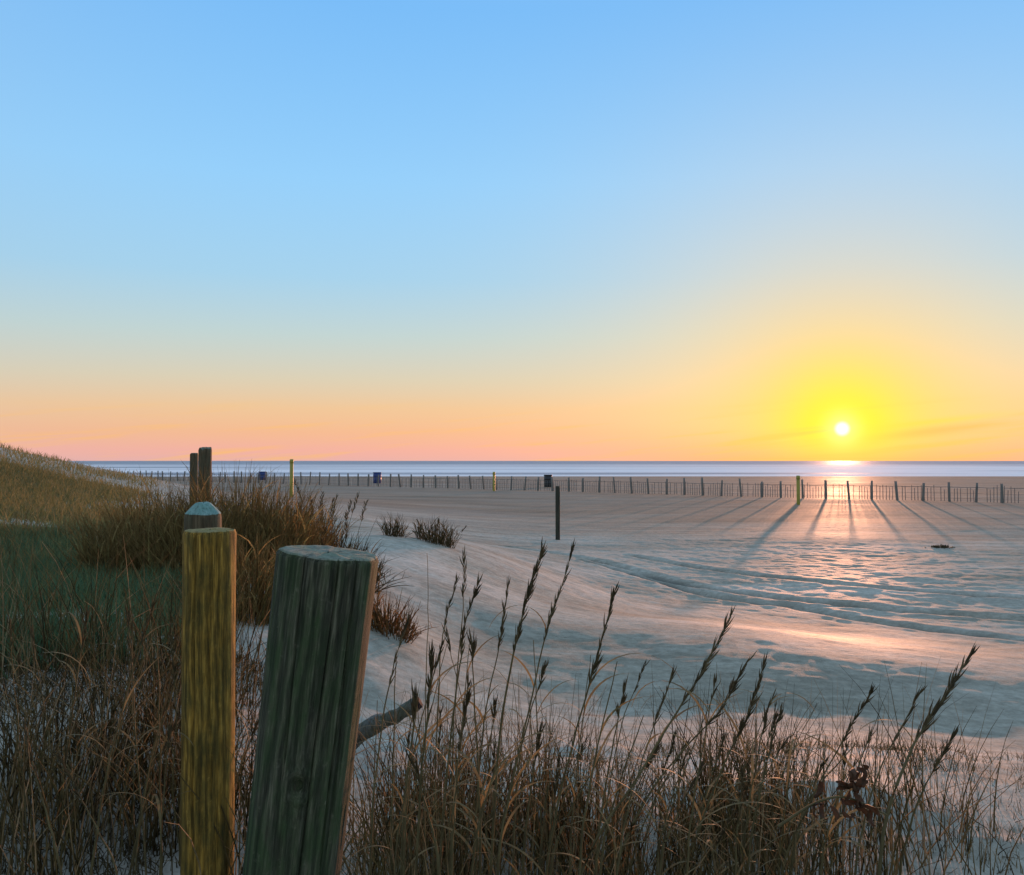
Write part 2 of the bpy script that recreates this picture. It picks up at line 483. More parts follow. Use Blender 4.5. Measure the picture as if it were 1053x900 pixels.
M_BLACK = paint_material('black_plastic', (0.015, 0.015, 0.018))
M_DEADLEAF = plant_material('dead_leaf', [(0.020, 0.010, 0.007), (0.055, 0.024, 0.014), (0.09, 0.045, 0.022), (0.16, 0.10, 0.05)], 0.1)
M_DRIFT = wood_material('driftwood', (0.05, 0.055, 0.05), (0.13, 0.14, 0.125), (0.22, 0.22, 0.19), (0.09, 0.10, 0.05), 0.5)
M_DARK_END = paint_material('dark_hollow_end', (0.012, 0.008, 0.012), 0.9)  # near-black colour for the broken end

# ------------------------------------------------------------------ the ground
ctrl = []
def cp(x, y, Y): ctrl.append(tuple(at(x, y, Y)))
def cw(*p): ctrl.append(p)
for w_ in [(-6, -3, 1.25), (0, -3, 1.05), (6, -3, 1.0), (-3, 0, 1.15), (3, 0, 1.0), (0, 0.6, 1.0), (-14, -3, 1.6), (14, -3, 0.9)]: cw(*w_)
for p_ in [(1000, 890, 3.3), (700, 890, 3.35), (450, 890, 3.4), (300, 890, 3.45), (100, 880, 3.5),
           (1000, 775, 4.9), (850, 772, 4.9), (650, 772, 5.0), (450, 775, 4.95), (300, 780, 4.9),
           (1053, 764, 6.4), (950, 758, 6.4), (850, 745, 6.5), (750, 745, 6.4), (650, 740, 6.6), (480, 730, 6.3),
           (1053, 696, 8.2), (950, 686, 8.4), (850, 672, 8.7), (790, 660, 9.1), (740, 648, 9.8), (690, 640, 10.6),
           (1053, 668, 12.0), (950, 660, 12.3), (850, 650, 12.9), (760, 636, 14.2), (690, 622, 15.6),
           (600, 600, 17.0), (620, 655, 9.4), (550, 650, 9.3), (600, 700, 7.7),
           (450, 650, 8.6), (520, 600, 13.0), (430, 600, 10.2), (410, 561, 13.0), (470, 565, 14.2), (520, 573, 16.2),
           (573, 555, 29.3), (400, 640, 7.6),
           (250, 600, 8.0), (150, 600, 8.2), (60, 600, 8.4), (-60, 590, 8.6), (330, 600, 8.2),
           (0, 546, 12.0), (100, 551, 12.0), (200, 560, 12.0), (300, 560, 12.5), (0, 534, 14.8), (110, 544, 14.8),
           (0, 460, 33), (75, 477, 38), (130, 493, 42), (190, 504, 45), (-80, 440, 33), (0, 500, 22), (60, 508, 22), (120, 520, 21), (200, 530, 21),
           (20, 700, 4.9), (120, 700, 4.9), (220, 720, 4.9), (60, 780, 4.1)]: cp(*p_)
for w_ in [(-1.0, 20, 0.75), (-1.0, 26, 0.2), (-3.5, 22, 1.1), (-4.5, 32, 0.5), (-10, 55, 0.3), (-25, 62, 0.5), (-38, 58, 1.0), (-45, 42, 2.6), (-60, 70, 0.8),
           (-30, 22, 3.0), (-20, 11, 2.4), (-40, 2, 2.6), (-20, 0, 2.0), (-10, 4, 1.7), (12.5, 14.5, 0.0), (12, 24, 0), (8, 17, 0.0), (6.2, 18, 0.0), (3, 24, 0.02), (10, 34, 0), (0, 45, 0), (30, 30, 0), (45, 10, 0.1), (20, 15, 0.05),
           (18, 9, 0.25), (12, 4.5, 0.8), (13, 0, 0.9), (0, 70, 0), (-30, 90, 0), (30, 60, 0), (60, 60, 0), (0, 110, 0), (-60, 110, 0), (90, 110, 0), (0, 160, 0), (-90, 160, 0), (90, 160, 0), (80, 30, 0), (-90, 60, 1)]: cw(*w_)
ctrl = np.array(ctrl)


def warp(X, Y):
    Yc = np.maximum(Y, -3.0)
    return np.stack([X / (Yc + 4.5) * 2.2, np.log(Yc + 4.5) * 1.6], -1)


_c = warp(ctrl[:, 0], ctrl[:, 1])
_phi = lambda r2: np.sqrt(r2 + 0.03)
_A = _phi(((_c[:, None] - _c[None]) ** 2).sum(-1)) + np.eye(len(_c)) * -0.004
_z0 = 0.5
_w = np.linalg.solve(_A, ctrl[:, 2] - _z0)

TRK = [[(520, 566), (580, 573), (640, 584), (700, 597), (760, 606), (820, 614), (900, 622), (980, 628), (1080, 634)],
       [(650, 570), (720, 582), (800, 592), (880, 601), (960, 607), (1080, 613)],
       [(600, 580), (660, 592), (740, 611), (810, 620), (870, 631), (940, 643), (1053, 655), (1100, 660)]]
TRACKS = []
for tk in TRK:
    pts = []
    for x, y in tk:
        d = ray(x, y); pts.append((CAMZ - 0.03) / -d[2] * d)
    TRACKS.append(spline([p[:2] for p in pts], 160))


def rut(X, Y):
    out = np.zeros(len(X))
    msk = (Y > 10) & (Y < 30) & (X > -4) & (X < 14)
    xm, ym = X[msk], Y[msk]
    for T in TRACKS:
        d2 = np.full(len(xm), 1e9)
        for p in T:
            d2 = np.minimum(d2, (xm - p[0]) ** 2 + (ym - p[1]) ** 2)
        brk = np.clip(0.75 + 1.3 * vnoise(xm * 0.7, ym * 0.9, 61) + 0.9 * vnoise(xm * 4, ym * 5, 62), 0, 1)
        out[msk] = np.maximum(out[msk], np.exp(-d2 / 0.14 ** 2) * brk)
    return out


def terrain(X, Y, detail=True):
    X = np.atleast_1d(np.asarray(X, dtype=float)); Y = np.atleast_1d(np.asarray(Y, dtype=float))
    q = warp(X, Y)
    z = np.full(len(X), _z0)
    for i in range(0, len(X), 40000):
        s = slice(i, i + 40000)
        z[s] += _phi(((q[s, None, :] - _c[None]) ** 2).sum(-1)) @ _w
    f = np.clip((Y - 62) / 20, 0, 1) * np.clip((X + 62) / 20, 0, 1)
    f = f * f * (3 - 2 * f)
    z = z * (1 - f)
    sea = np.clip((Y - 150) / 25, 0, 1)
    z = z - sea * 0.9
    if detail:
        near = np.clip((45 - Y) / 35, 0, 1)
        flat = np.clip(1.1 - z, 0.35, 1)
        z = z + near * (0.030 * vnoise(X / 0.9, Y / 0.9, 3) + 0.022 * vnoise(X / 0.42 + 7, Y / 0.42, 4)) * (0.6 + 0.4 * flat)
        bch = np.clip((Y - 11) / 5, 0, 1) * np.clip((42 - Y) / 24, 0.12, 1) * 0.8
        z = z + bch * (0.010 * vnoise(X / 2.3, Y / 1.7, 15) + 0.018 * vnoise(X / 0.27, Y / 0.27, 16) + 0.022 * vnoise(X / 0.16 + Y, Y / 0.16, 17)
                       - 0.10 * np.clip(vnoise(X / 0.38 + 0.3 * Y, Y / 0.42 - 0.2 * X, 18) - 0.20, 0, 1) * np.clip(1.2 + 2.5 * vnoise(X / 4, Y / 3, 19), 0, 1))
        z = z + 0.04 * vnoise(X / 9, Y / 5, 5) * np.clip((Y - 12) / 8, 0, 1) * np.clip((90 - Y) / 40, 0.15, 1)
        n2 = np.clip((14 - Y) / 8, 0, 1)
        z = z + n2 * (0.020 * vnoise(X / 0.2, Y / 0.2, 6) + 0.008 * vnoise(X / 0.09, Y / 0.09, 8))
        # trampled hollows near the camera
        cell = vnoise(X / 0.26 + 3, Y / 0.33, 9)
        z = z - np.clip((5.6 - Y) / 1.0, 0, 1) * 0.16 * np.clip(cell - 0.08, 0, 1)
        msk = (Y > 10) & (Y < 30) & (X > -4) & (X < 14)
        if msk.any():
            xm, ym = X[msk], Y[msk]
            add = np.zeros(len(xm))
            for T in TRACKS:
                d2 = np.full(len(xm), 1e9)
                for p in T:
                    d2 = np.minimum(d2, (xm - p[0]) ** 2 + (ym - p[1]) ** 2)
                d = np.sqrt(d2)
                wv = 0.7 + 0.6 * vnoise(xm * 1.3, ym * 1.3, 12)
                add += wv * (-0.15 * np.exp(-(d / 0.15) ** 2) + 0.02 * np.exp(-((d - 0.36) / 0.14) ** 2))
            z[msk] += add
    return z


def gz(x, y): return float(terrain([x], [y])[0])


def axis(parts):
    out = []
    for a, b, st in parts:
        out.append(np.arange(a, b, st))
    return np.concatenate(out)


def grow(start, end, st, k):
    o = []; v = start
    while v < end:
        o.append(v); st *= k; v += st
    o.append(end)
    return np.array(o)


xs = np.concatenate([-grow(6.0, 330, 0.08, 1.06)[::-1], np.arange(-5.95, 11.0, 0.055), grow(11.0, 330, 0.06, 1.06)])
ys = np.concatenate([-grow(0, 40, 0.1, 1.12)[::-1], np.arange(0.1, 1.6, 0.1), np.arange(1.6, 12, 0.04), np.arange(12, 27, 0.065), grow(27, 185, 0.07, 1.018)])
GX, GY = np.meshgrid(xs, ys)
GZ = terrain(GX.ravel(), GY.ravel())
V = np.stack([GX.ravel(), GY.ravel(), GZ], -1)
idx = np.arange(len(V)).reshape(GX.shape)
Q = np.stack([idx[:-1, :-1], idx[:-1, 1:], idx[1:, 1:], idx[1:, :-1]], -1).reshape(-1, 4)
beach = tag(mesh_obj('beach_sand', V, Q, M_SAND), kind='structure')
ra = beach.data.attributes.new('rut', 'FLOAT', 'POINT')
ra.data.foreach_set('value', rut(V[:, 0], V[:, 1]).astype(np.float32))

# the sea out to the horizon
sx = np.concatenate([-grow(0, 60000, 20, 1.3)[::-1], grow(0, 60000, 20, 1.3)[1:]])
sy = grow(140, 60000, 4, 1.2)
GX, GY = np.meshgrid(sx, sy)
idx = np.arange(GX.size).reshape(GX.shape)
Q = np.stack([idx[:-1, :-1], idx[:-1, 1:], idx[1:, 1:], idx[1:, :-1]], -1).reshape(-1, 4)
tag(mesh_obj('sea', np.stack([GX.ravel(), GY.ravel(), np.full(GX.size, -0.22)], -1), Q, M_SEA), kind='structure')


# ------------------------------------------------------------------ timber posts
def post_mesh(R, H, cracks=6, na=96, nh=60, seed=0, knot=None, taper=0.0, dome=0.0, chamfer=0.006, crackd=1.0, domep=2.2, crackw=1.0, jag=0.10):
    """shaft from z=-H to 0 (side wall) and its end; returns ((V,Q) shaft, (V,Q) end)"""
    r_ = np.random.default_rng(seed)
    a = np.linspace(0, 2 * np.pi, na, endpoint=False)
    h = np.linspace(-H, 0, nh)
    A, Hh = np.meshgrid(a, h)
    rad = R * (1 + taper * Hh / H) * (1 + 0.05 * vnoise(np.cos(A) * 1.3 + seed, np.sin(A) * 1.3 + Hh * 1.5, seed) + 0.02 * vnoise(A * 6 / np.pi * 2, Hh * 2.5, seed + 1))
    rad += R * 0.013 * vnoise(A * 30 / np.pi, Hh * 3, seed + 2)
    for c in range(cracks):
        a0 = r_.uniform(0, 2 * np.pi) if c > 2 else [-1.9, -1.35, -0.7][c] + r_.uniform(-.2, .2)
        ac = a0 + 0.25 * vnoise(Hh * 2.2, np.full_like(Hh, c * 3.7), seed + 3)
        da = (A - ac + np.pi) % (2 * np.pi) - np.pi
        lo, hi = sorted(r_.uniform(-H, 0.2, 2))
        if c < 3: hi = 0.2; lo = -H * r_.uniform(0.35, 0.9)
        win = np.clip((Hh - lo) / 0.1, 0, 1) * np.clip((hi - Hh) / 0.1, 0, 1)
        rad -= win * R * r_.uniform(0.03, 0.10) * crackd * np.exp(-(da / (crackw * r_.uniform(0.025, 0.05))) ** 2)
    if knot:
        ka, kh = knot
        da = ((A - ka + np.pi) % (2 * np.pi) - np.pi) * R
        d = np.sqrt(da ** 2 + ((Hh - kh) * 0.85) ** 2)
        rad += -0.016 * np.exp(-(d / 0.010) ** 2) + 0.006 * np.exp(-((d - 0.024) / 0.008) ** 2) + 0.002 * np.exp(-((d - 0.045) / 0.008) ** 2)
    rad[-1] -= chamfer * (1 + 1.5 * np.clip(vnoise(a * 9, a * 0 + 1, seed + 5), 0, 1))
    Hh = Hh.copy(); Hh[-1] -= jag * R * (np.clip(vnoise(a * 4 / np.pi, a * 0, seed + 6) + .1, 0, 1) + .6 * np.clip(vnoise(a * 14 / np.pi, a * 0, seed + 7), 0, 1))
    V = np.stack([rad * np.cos(A), rad * np.sin(A), Hh], -1)
    idx = np.arange(na * nh).reshape(nh, na)
    a_ = idx[:-1]; b_ = np.roll(a_, -1, 1); d_ = idx[1:]; c_ = np.roll(d_, -1, 1)
    shaft = (V.reshape(-1, 3), np.stack([a_, b_, c_, d_], -1).reshape(-1, 4))
    fr = np.array([1.0, 0.985, 0.93, 0.8, 0.62, 0.42, 0.22, 0.04])
    E = []
    for f in fr:
        ring = V[-1].copy(); ring[:, :2] *= f
        ring[:, 2] += 0.003 * (f < 1) + dome * np.clip((1 - f ** domep) * 1.5, 0, 1) + (f < 0.97) * 0.05 * R * vnoise(ring[:, 0] / R * 5, ring[:, 1] / R * 5, seed + 9)
        E.append(ring)
    idx = np.arange(na * len(fr)).reshape(len(fr), na)
    a_ = idx[:-1]; b_ = np.roll(a_, -1, 1); d_ = idx[1:]; c_ = np.roll(d_, -1, 1)
    return shaft, (np.array(E).reshape(-1, 3), np.stack([a_, b_, c_, d_], -1).reshape(-1, 4))


def post(top, R, H, label, mat, emat, lean=(0, 0), group='timber posts along the dune path', **kw):
    r = empty('timber_post', top)
    r.rotation_euler = (lean[0], lean[1], 0)
    sh, en = post_mesh(R, H, **kw)
    mesh_obj('shaft', sh[0], sh[1], mat, r)
    mesh_obj('end_grain', en[0], en[1], emat, r)
    return tag(r, label, 'post', group)


p1 = post(at(337.5, 569, 1.76), 0.1, 1.15, 'thick weathered grey-green post with a knot hole, leaning, its flat top pale with lichen', M_POST_GREY, M_END,
          lean=(0.0, math.radians(6.3)), na=460, nh=170, seed=4, cracks=14, crackd=0.8, crackw=.45, jag=.045, knot=(-math.pi / 2 + 0.15, -0.425), taper=0.10, chamfer=0.004)
post(at(216, 545, 3.1), 0.0885, 1.6, 'upright golden-yellow mossy post with a squared flat top, second nearest of the post line', M_POST_GOLD, M_END_GOLD,
     na=140, nh=120, seed=9, cracks=7, chamfer=0.004)
post(at(209, 528, 5.0), 0.100, 1.5, 'brown post with a rounded pale teal top showing just above the golden post', M_POST_BROWN, M_END_TEAL, seed=14, dome=0.062, chamfer=0.004, domep=1.15)
post(at(211, 460, 13.0), 0.092, 1.55, 'weathered brown post, taller of the two that rise above the sea horizon', M_POST_BROWN, M_END, seed=17, na=48, nh=40, jag=1.2)
post(at(199.5, 466, 20.0), 0.088, 1.6, 'weathered brown post, shorter of the two that rise above the sea horizon', M_POST_BROWN, M_END, seed=21, na=48, nh=40, jag=1.4)
post(at(573.5, 500, 29.3), 0.075, 1.9, 'slim dark post standing alone in the open sand of the beach', M_POST_DARK, M_POST_BROWN, group='lone posts on the beach', seed=25, na=32, nh=40)

# ------------------------------------------------------------------ the sand fence along the beach
FA, FB = np.array([36.5, 50.0]), np.array([-66.0, 132.0])
FL = np.linalg.norm(FB - FA); fd = (FB - FA) / FL
fence = tag(empty('sand_fence', (*((FA + FB) / 2), 0)), 'long low sand fence of round posts, slats and wire crossing the beach before the sea', 'fence')
NP = int(FL / 1.55)
fps = []
fr_ = np.random.default_rng(5)
for i in range(NP + 1):
    c = FA + fd * (FL * i / NP) + fr_.normal(0, 0.06, 2)
    fps.append((c[0], c[1], gz(c[0], c[1]), 1.27 + fr_.normal(0, 0.07)))
fmid = np.array(fence.location)
for i, (x, y, z, hh) in enumerate(fps):
    k = 8
    tilt = fr_.normal(0, 0.05, 2)
    P = np.array([[[x + tilt[0] * t, y + tilt[1] * t, z - 0.3 + t] for t in np.linspace(0, hh + 0.3, 5)]])
    V, Q = strands(P, np.full((1, 5), fr_.uniform(0.07, 0.095)) * np.array([1, 1, 1, 0.98, 0.9]), k)
    cap = np.arange(len(V) - k, len(V))
    Q = np.concatenate([Q, [[cap[0], cap[1], cap[2], cap[3]], [cap[0], cap[3], cap[4], cap[7]], [cap[4], cap[5], cap[6], cap[7]]]])
    if i < 95:
        mesh_obj('post', V - fmid, Q, M_FPOST, fence, smooth=False)
for i in range(NP):
    if i >= 95: break
    a, b = np.array(fps[i][:3]), np.array(fps[i + 1][:3])
    g = Geo()
    m_ = 8
    for j in range(m_):
        if fr_.uniform() < .15: continue
        t = (j + 0.5) / m_
        c = a * (1 - t) + b * t
        hh = 0.92 + fr_.normal(0, 0.09)
        s0 = c + np.array([0, 0, 0.02]); s1 = c + np.array([fr_.normal(0, .015), fr_.normal(0, .015), hh])
        w2 = np.array([fd[0], fd[1], 0]) * 0.018; th = np.array([-fd[1], fd[0], 0]) * 0.005
        cs = [s0 - w2 - th, s0 + w2 - th, s0 + w2 + th, s0 - w2 + th, s1 - w2 - th, s1 + w2 - th, s1 + w2 + th, s1 - w2 + th]
        g.add(cs, [[0, 1, 5, 4], [1, 2, 6, 5], [2, 3, 7, 6], [3, 0, 4, 7], [4, 5, 6, 7]])
    for zz in (0.22, 0.55, 0.93):
        P = np.array([[a + [0, 0, zz], (a + b) / 2 + [0, 0, zz - 0.02], b + [0, 0, zz]]])
        g.add(*strands(P, np.full((1, 3), 0.014 if zz > .9 else 0.006), 4))
    g.build('slat_panel', M_SLAT, fence, fmid, smooth=False)


# ------------------------------------------------------------------ barrels and marker posts
def lathe(prof, k=24):
    prof = np.array(prof)
    a = np.arange(k) * 2 * np.pi / k
    V = np.stack([prof[:, 0:1] * np.cos(a), prof[:, 0:1] * np.sin(a), np.repeat(prof[:, 1:2], k, 1)], -1)
    idx = np.arange(len(prof) * k).reshape(len(prof), k)
    a_ = idx[:-1]; b_ = np.roll(a_, -1, 1); d_ = idx[1:]; c_ = np.roll(d_, -1, 1)
    return V.reshape(-1, 3), np.stack([a_, b_, c_, d_], -1).reshape(-1, 4)


def barrel(px, Y, R, H, mat, label):
    x = (px - 526.5) / F * Y
    o = empty('litter_barrel', (x, Y, gz(x, Y)))
    V, Q = lathe([(0.02, -0.05), (R * .94, -0.05), (R * .94, 0), (R, .03), (R, H * .32), (R * 1.04, H * .34), (R, H * .36), (R, H * .64), (R * 1.04, H * .66), (R, H * .68), (R, H * .95), (R * .9, H * .95), (R * .88, H * .3), (0.02, H * .28)])
    mesh_obj('drum', V, Q, mat, o)
    V, Q = lathe([(R * .9, H * .945), (R * 1.05, H * .945), (R * 1.07, H * .975), (R * 1.05, H), (R * .9, H), (R * .9, H * .945)])
    mesh_obj('rim', V, Q, mat, o)
    return tag(o, label, 'barrel', 'litter barrels along the sand fence')


barrel(563.5, 88, 0.40, 1.22, M_BLACK, 'black litter barrel by the fence, just beyond the lone slim post')
barrel(388, 103, 0.47, 1.28, M_BLUE, 'dark blue litter barrel by the fence, in the open above the small dune tufts')
barrel(270, 120, 0.46, 1.15, M_BLUE, 'dark blue litter barrel, farthest one, seen just over the brown shrubs')


def marker(px, Y, h, label):
    x = (px - 526.5) / F * Y
    o = empty('marker_post', (x, Y, gz(x, Y)))
    V, Q = lathe([(0.09, -0.3), (0.105, 0.0), (0.105, h - .25), (0.10, h - .24)], 12)
    mesh_obj('shaft', V, Q, M_LIME, o)
    V, Q = lathe([(0.10, h - .24), (0.115, h - .23), (0.115, h - .03), (0.08, h), (0.005, h)], 12)
    mesh_obj('cap', V, Q, M_LIME, o)
    return tag(o, label, 'marker post', 'lime marker posts on the beach')


marker(300, 51.5, 2.2, 'tall lime-yellow marker post rising behind the brown shrubs')
marker(508, 76.5, 1.65, 'lime-yellow marker post at the fence beside the black barrel')
marker(820.5, 53.5, 1.75, 'lime-yellow marker post at the fence beneath the sun')


# ------------------------------------------------------------------ clumps and tufts
def clump(px, py, Y, n_st, h, rad, mat, label, cat='grass clump', name='dry_grass_clump', group='dry clumps on the dune', lean=0.25, r0=0.004, plume=0.0, leafy=0.6, seed=0, base_z=None):
    r_ = np.random.default_rng(seed + 100)
    x0 = (px - 526.5) / F * Y
    root = empty(name, (x0, Y, gz(x0, Y)))
    rr = rad * np.sqrt(r_.uniform(0, 1, n_st)); az = r_.uniform(0, 2 * np.pi, n_st)
    bx = x0 + rr * np.cos(az); by = Y + rr * np.sin(az)
    base = np.stack([bx, by, terrain(bx, by) - 0.03], -1)
    L = h * r_.uniform(0.5, 1.05, n_st) * (1 - 0.35 * (rr / rad) ** 2)
    le = np.abs(r_.normal(0, lean, n_st)) * (0.4 + rr / rad)
    aw = az + r_.normal(0, 0.7, n_st)
    P = arcs(base, aw, le, r_.normal(0.25, 0.25, n_st), L, 6)
    R = (r0 * r_.uniform(0.6, 1.2, n_st))[:, None] * np.array([1, .95, .85, .7, .5, .2])
    g = Geo(); g.add(*strands(P, R, 3))
    # side twigs
    m_ = n_st
    pick = r_.integers(0, n_st, m_); lev = r_.integers(2, 5, m_)
    tb = P[pick, lev]
    TP = arcs(tb, aw[pick] + r_.normal(0, 1.2, m_), r_.uniform(0.3, 1.0, m_), r_.normal(0, .5, m_), L[pick] * r_.uniform(.12, .35, m_), 4)
    g.add(*strands(TP, np.full((m_, 4), r0 * .5) * np.array([1, .8, .6, .2]), 3))
    g.build('stems', mat, root, root.location)
    nl = int(n_st * leafy)
    if nl:
        pick = r_.integers(0, n_st, nl); lev = r_.integers(0, 4, nl)
        LP = arcs(P[pick, lev], r_.uniform(0, 2 * np.pi, nl), r_.uniform(.15, .6, nl), r_.uniform(.3, 2.0, nl), L[pick] * r_.uniform(.25, .6, nl), 6)
        wd = (r0 * r_.uniform(1.6, 3.2, nl))[:, None] * np.array([.7, 1, 1, .8, .5, .08])
        g = Geo(); g.add(*ribbons(LP, wd, r_.uniform(0, np.pi, nl)))
        g.build('leaf_blades', mat, root, root.location)
    if plume > 0:
        npn = max(2, int(n_st * plume))
        for i in r_.permutation(n_st)[:npn]:
            g = Geo()
            tip, d = P[i, -1], P[i, -1] - P[i, -2]
            d = d / np.linalg.norm(d)
            ns = 26
            t = np.linspace(-0.16 * h, 0.05 * h, ns)
            b = tip + t[:, None] * d
            PP = arcs(b, r_.uniform(0, 2 * np.pi, ns), r_.uniform(.2, .7, ns), r_.uniform(0, .6, ns), np.full(ns, 0.05 * h + .008), 3)
            g.add(*strands(PP, np.full((ns, 3), r0 * .7) * np.array([.5, 1.2, .1]), 3))
            g.build('seed_plume', mat, root, root.location)
    return tag(root, label, cat, group)


SH = 'shrub mass behind the posts'
shr = [(140, 8.5, 190, .92, .45, 'olive-brown clump at the end of the shrub mass beside the green dune'),
       (172, 9.5, 220, 1.05, .5, 'brown clump between the green dune and the golden post'),
       (205, 8.2, 200, .95, .45, 'brown clump directly behind the golden post'),
       (240, 9.0, 260, 1.15, .5, 'tall reddish-brown clump just past the golden post, highest of the shrub mass'),
       (272, 8.4, 240, 1.02, .45, 'reddish-brown clump midway between the golden and the leaning post'),
       (300, 9.4, 220, .92, .45, 'brown clump against the base of the tall lime marker post'),
       (255, 6.8, 170, .72, .35, 'low brown clump in the gap between the two nearest posts')]
for i, (px, Y, ns, h, rad, lb) in enumerate(shr):
    clump(px, 0, Y, int(ns * 3), h, rad, M_BROWN, lb, 'shrub', 'dry_shrub', SH, lean=.26, r0=.0046, plume=0, seed=i, leafy=.9)
clump(338, 0, 9.0, 420, .62, .5, M_DARKSHRUB, 'low dark rounded shrub showing over the top of the leaning post', 'shrub', 'dry_shrub', SH, lean=.55, r0=.006, seed=11, leafy=1)
clump(330, 0, 9.8, 26, 1.0, .45, M_STALK, 'sparse tall feathery stalks standing over the low dark shrub', 'grass clump', 'dry_grass_clump', SH, lean=.3, r0=.005, plume=.8, seed=12, leafy=0)
clump(448, 0, 14.4, 170, .52, .3, M_DARKSHRUB, 'larger dark tuft on the crest of the pale sand mound', 'grass tuft', 'grass_tuft', 'tufts on the sand mound', lean=.34, r0=.005, seed=13, leafy=1.2, plume=.06)
clump(405, 0, 14.2, 90, .45, .17, M_DARKSHRUB, 'smaller dark tuft on the crest of the pale sand mound', 'grass tuft', 'grass_tuft', 'tufts on the sand mound', lean=.34, r0=.005, seed=14, leafy=1.2)
clump(399, 0, 7.4, 200, .40, .2, M_RUST, 'rust-brown bushy tuft beside the upper edge of the leaning post', 'grass tuft', 'grass_tuft', 'tufts on the sand mound', lean=.6, r0=.005, seed=15, leafy=1)


# ------------------------------------------------------------------ uncountable grass
def scatter(name, label, mats, pts, h, wd, lean, bend, seed, kind='ribbon', s=4, cat='grass'):
    r_ = np.random.default_rng(seed)
    nn = len(pts)
    base = np.stack([pts[:, 0], pts[:, 1], terrain(pts[:, 0], pts[:, 1]) - 0.02], -1)
    az = r_.uniform(0, 2 * np.pi, nn)
    L = h * r_.uniform(.45, 1.15, nn)
    P = arcs(base, az, np.abs(r_.normal(0, lean, nn)), r_.normal(bend, .4, nn), L, s)
    prof = np.linspace(1, .12, s)
    g = Geo()
    if kind == 'ribbon':
        g.add(*ribbons(P, wd * r_.uniform(.6, 1.3, nn)[:, None] * prof, r_.uniform(0, np.pi, nn)))
    else:
        g.add(*strands(P, wd * r_.uniform(.6, 1.3, nn)[:, None] * prof, 3))
    return tag(g.build(name, mats), label, cat, kind='stuff')


def region(n_, seed, Y0, Y1, px0, px1, dens=None):
    """points spread through a stretch of ground that lies between two bearings; thinned by a density function"""
    r_ = np.random.default_rng(seed)
    out = []
    while len(out) < n_:
        Y = math.sqrt(r_.uniform(Y0 ** 2, Y1 ** 2)); b = r_.uniform(px0, px1)
        if dens is None or r_.uniform() < dens(b, Y):
            out.append(((b - 526.5) / F * Y, Y))
    return np.array(out)




def _h(ix, iy, seed):
    h = (ix * 374761393 + iy * 668265263 + seed * 974711) & 0x7fffffff
    h = ((h ^ (h >> 13)) * 1274126177) & 0x7fffffff
    return ((h ^ (h >> 16)) & 0xffff) / 65535.0


def pat(b, Y, sc, sd_):
    """patchiness of the ground cover, 0 to 1, at bearing b and distance Y"""
    x = (b - 526) / F * Y / sc; y = Y / sc
    ix, iy = math.floor(x), math.floor(y)
    fx, fy = x - ix, y - iy
    fx = fx * fx * (3 - 2 * fx); fy = fy * fy * (3 - 2 * fy)
    return (_h(ix, iy, sd_) * (1 - fx) + _h(ix + 1, iy, sd_) * fx) * (1 - fy) + (_h(ix, iy + 1, sd_) * (1 - fx) + _h(ix + 1, iy + 1, sd_) * fx) * fy


scatter('dune_grass', 'short blue-green grass on the shaded dune slope below the sandy strip', M_GREEN,
        region(60000, 1, 4.7, 12.3, -260, 235, lambda b, Y: np.clip((pat(b, Y, .8, 40) - .25) * 3, 0.03, 1) * min(1, max(0, (b + 260) / 120 + pat(b, Y, 1, 44) - .5)) * min(1, max(0, (Y - 4.7) / 1.0 + pat(b, Y, .4, 45) - .5))), .27, .011, .5, .8, 51)
scatter('dune_grass', 'scattered brown dead grass standing through the shaded green slope', M_BROWN,
        region(2400, 12, 5.0, 12.0, -160, 235, lambda b, Y: np.clip((pat(b, Y, .6, 46) - .45) * 4, 0.02, 1)), .42, .0045, .3, .5, 61, 'stem', 5)
scatter('dune_grass', 'olive-brown grass on the far dune slope above the sandy strip', M_OLIVE,
        region(64000, 2, 14.0, 34, -330, 175, lambda b, Y: np.clip((pat(b, Y, 3.0, 41) - .05) * 2.2, 0.1, 1) * (1 if Y < 26 else .12) * min(1, max(0, (b + 330) / 160 + pat(b, Y, 2, 44) - .5)) * min(1, max(0, (Y - 14) / 2 + pat(b, Y, 1, 45) - .6)) * min(1, max(0.04, (175 - b) / 50))), .28, .026, .5, .8, 52)
scatter('dead_grass', 'tall thin dead grass around the golden post', M_UNDER,
        region(1250, 3, 3.0, 5.6, -20, 330, lambda b, Y: np.clip((pat(b, Y, .42, 42) - .42) * 4, 0.01, 1) * (1 if Y < 4.6 else .5)), .74, .0040, .26, .5, 53, 'stem', 6)
scatter('dead_grass', 'tangle of dead grass at the foot of the seed stalks', M_UNDER,
        region(1900, 4, 2.25, 3.9, 330, 1060, lambda b, Y: (0.25 if b < 380 else 1 if b < 720 else max(0.08, 1 - (b - 720) / 260)) * np.clip((pat(b, Y, .3, 43) - .25) * 2.6, 0.05, 1)), .60, .0036, .22, .4, 54, 'stem', 6)
scatter('dead_grass_blades', 'curling dead blades among the foot of the seed stalks', M_LEAF,
        region(850, 6, 2.3, 3.7, 340, 1010, lambda b, Y: 1 if b < 720 else max(0.06, 1 - (b - 720) / 240)), .50, .0085, .26, .9, 56, 'ribbon', 7)
scatter('sand_stubble', 'sparse short stubble dotting the trampled sand', M_UNDER,
        region(2600, 7, 3.3, 5.2, 560, 1090, lambda b, Y: np.clip((pat(b, Y, .3, 47) - .3) * 3, .03, 1)), .10, .0024, .5, .4, 57, 'stem', 4)


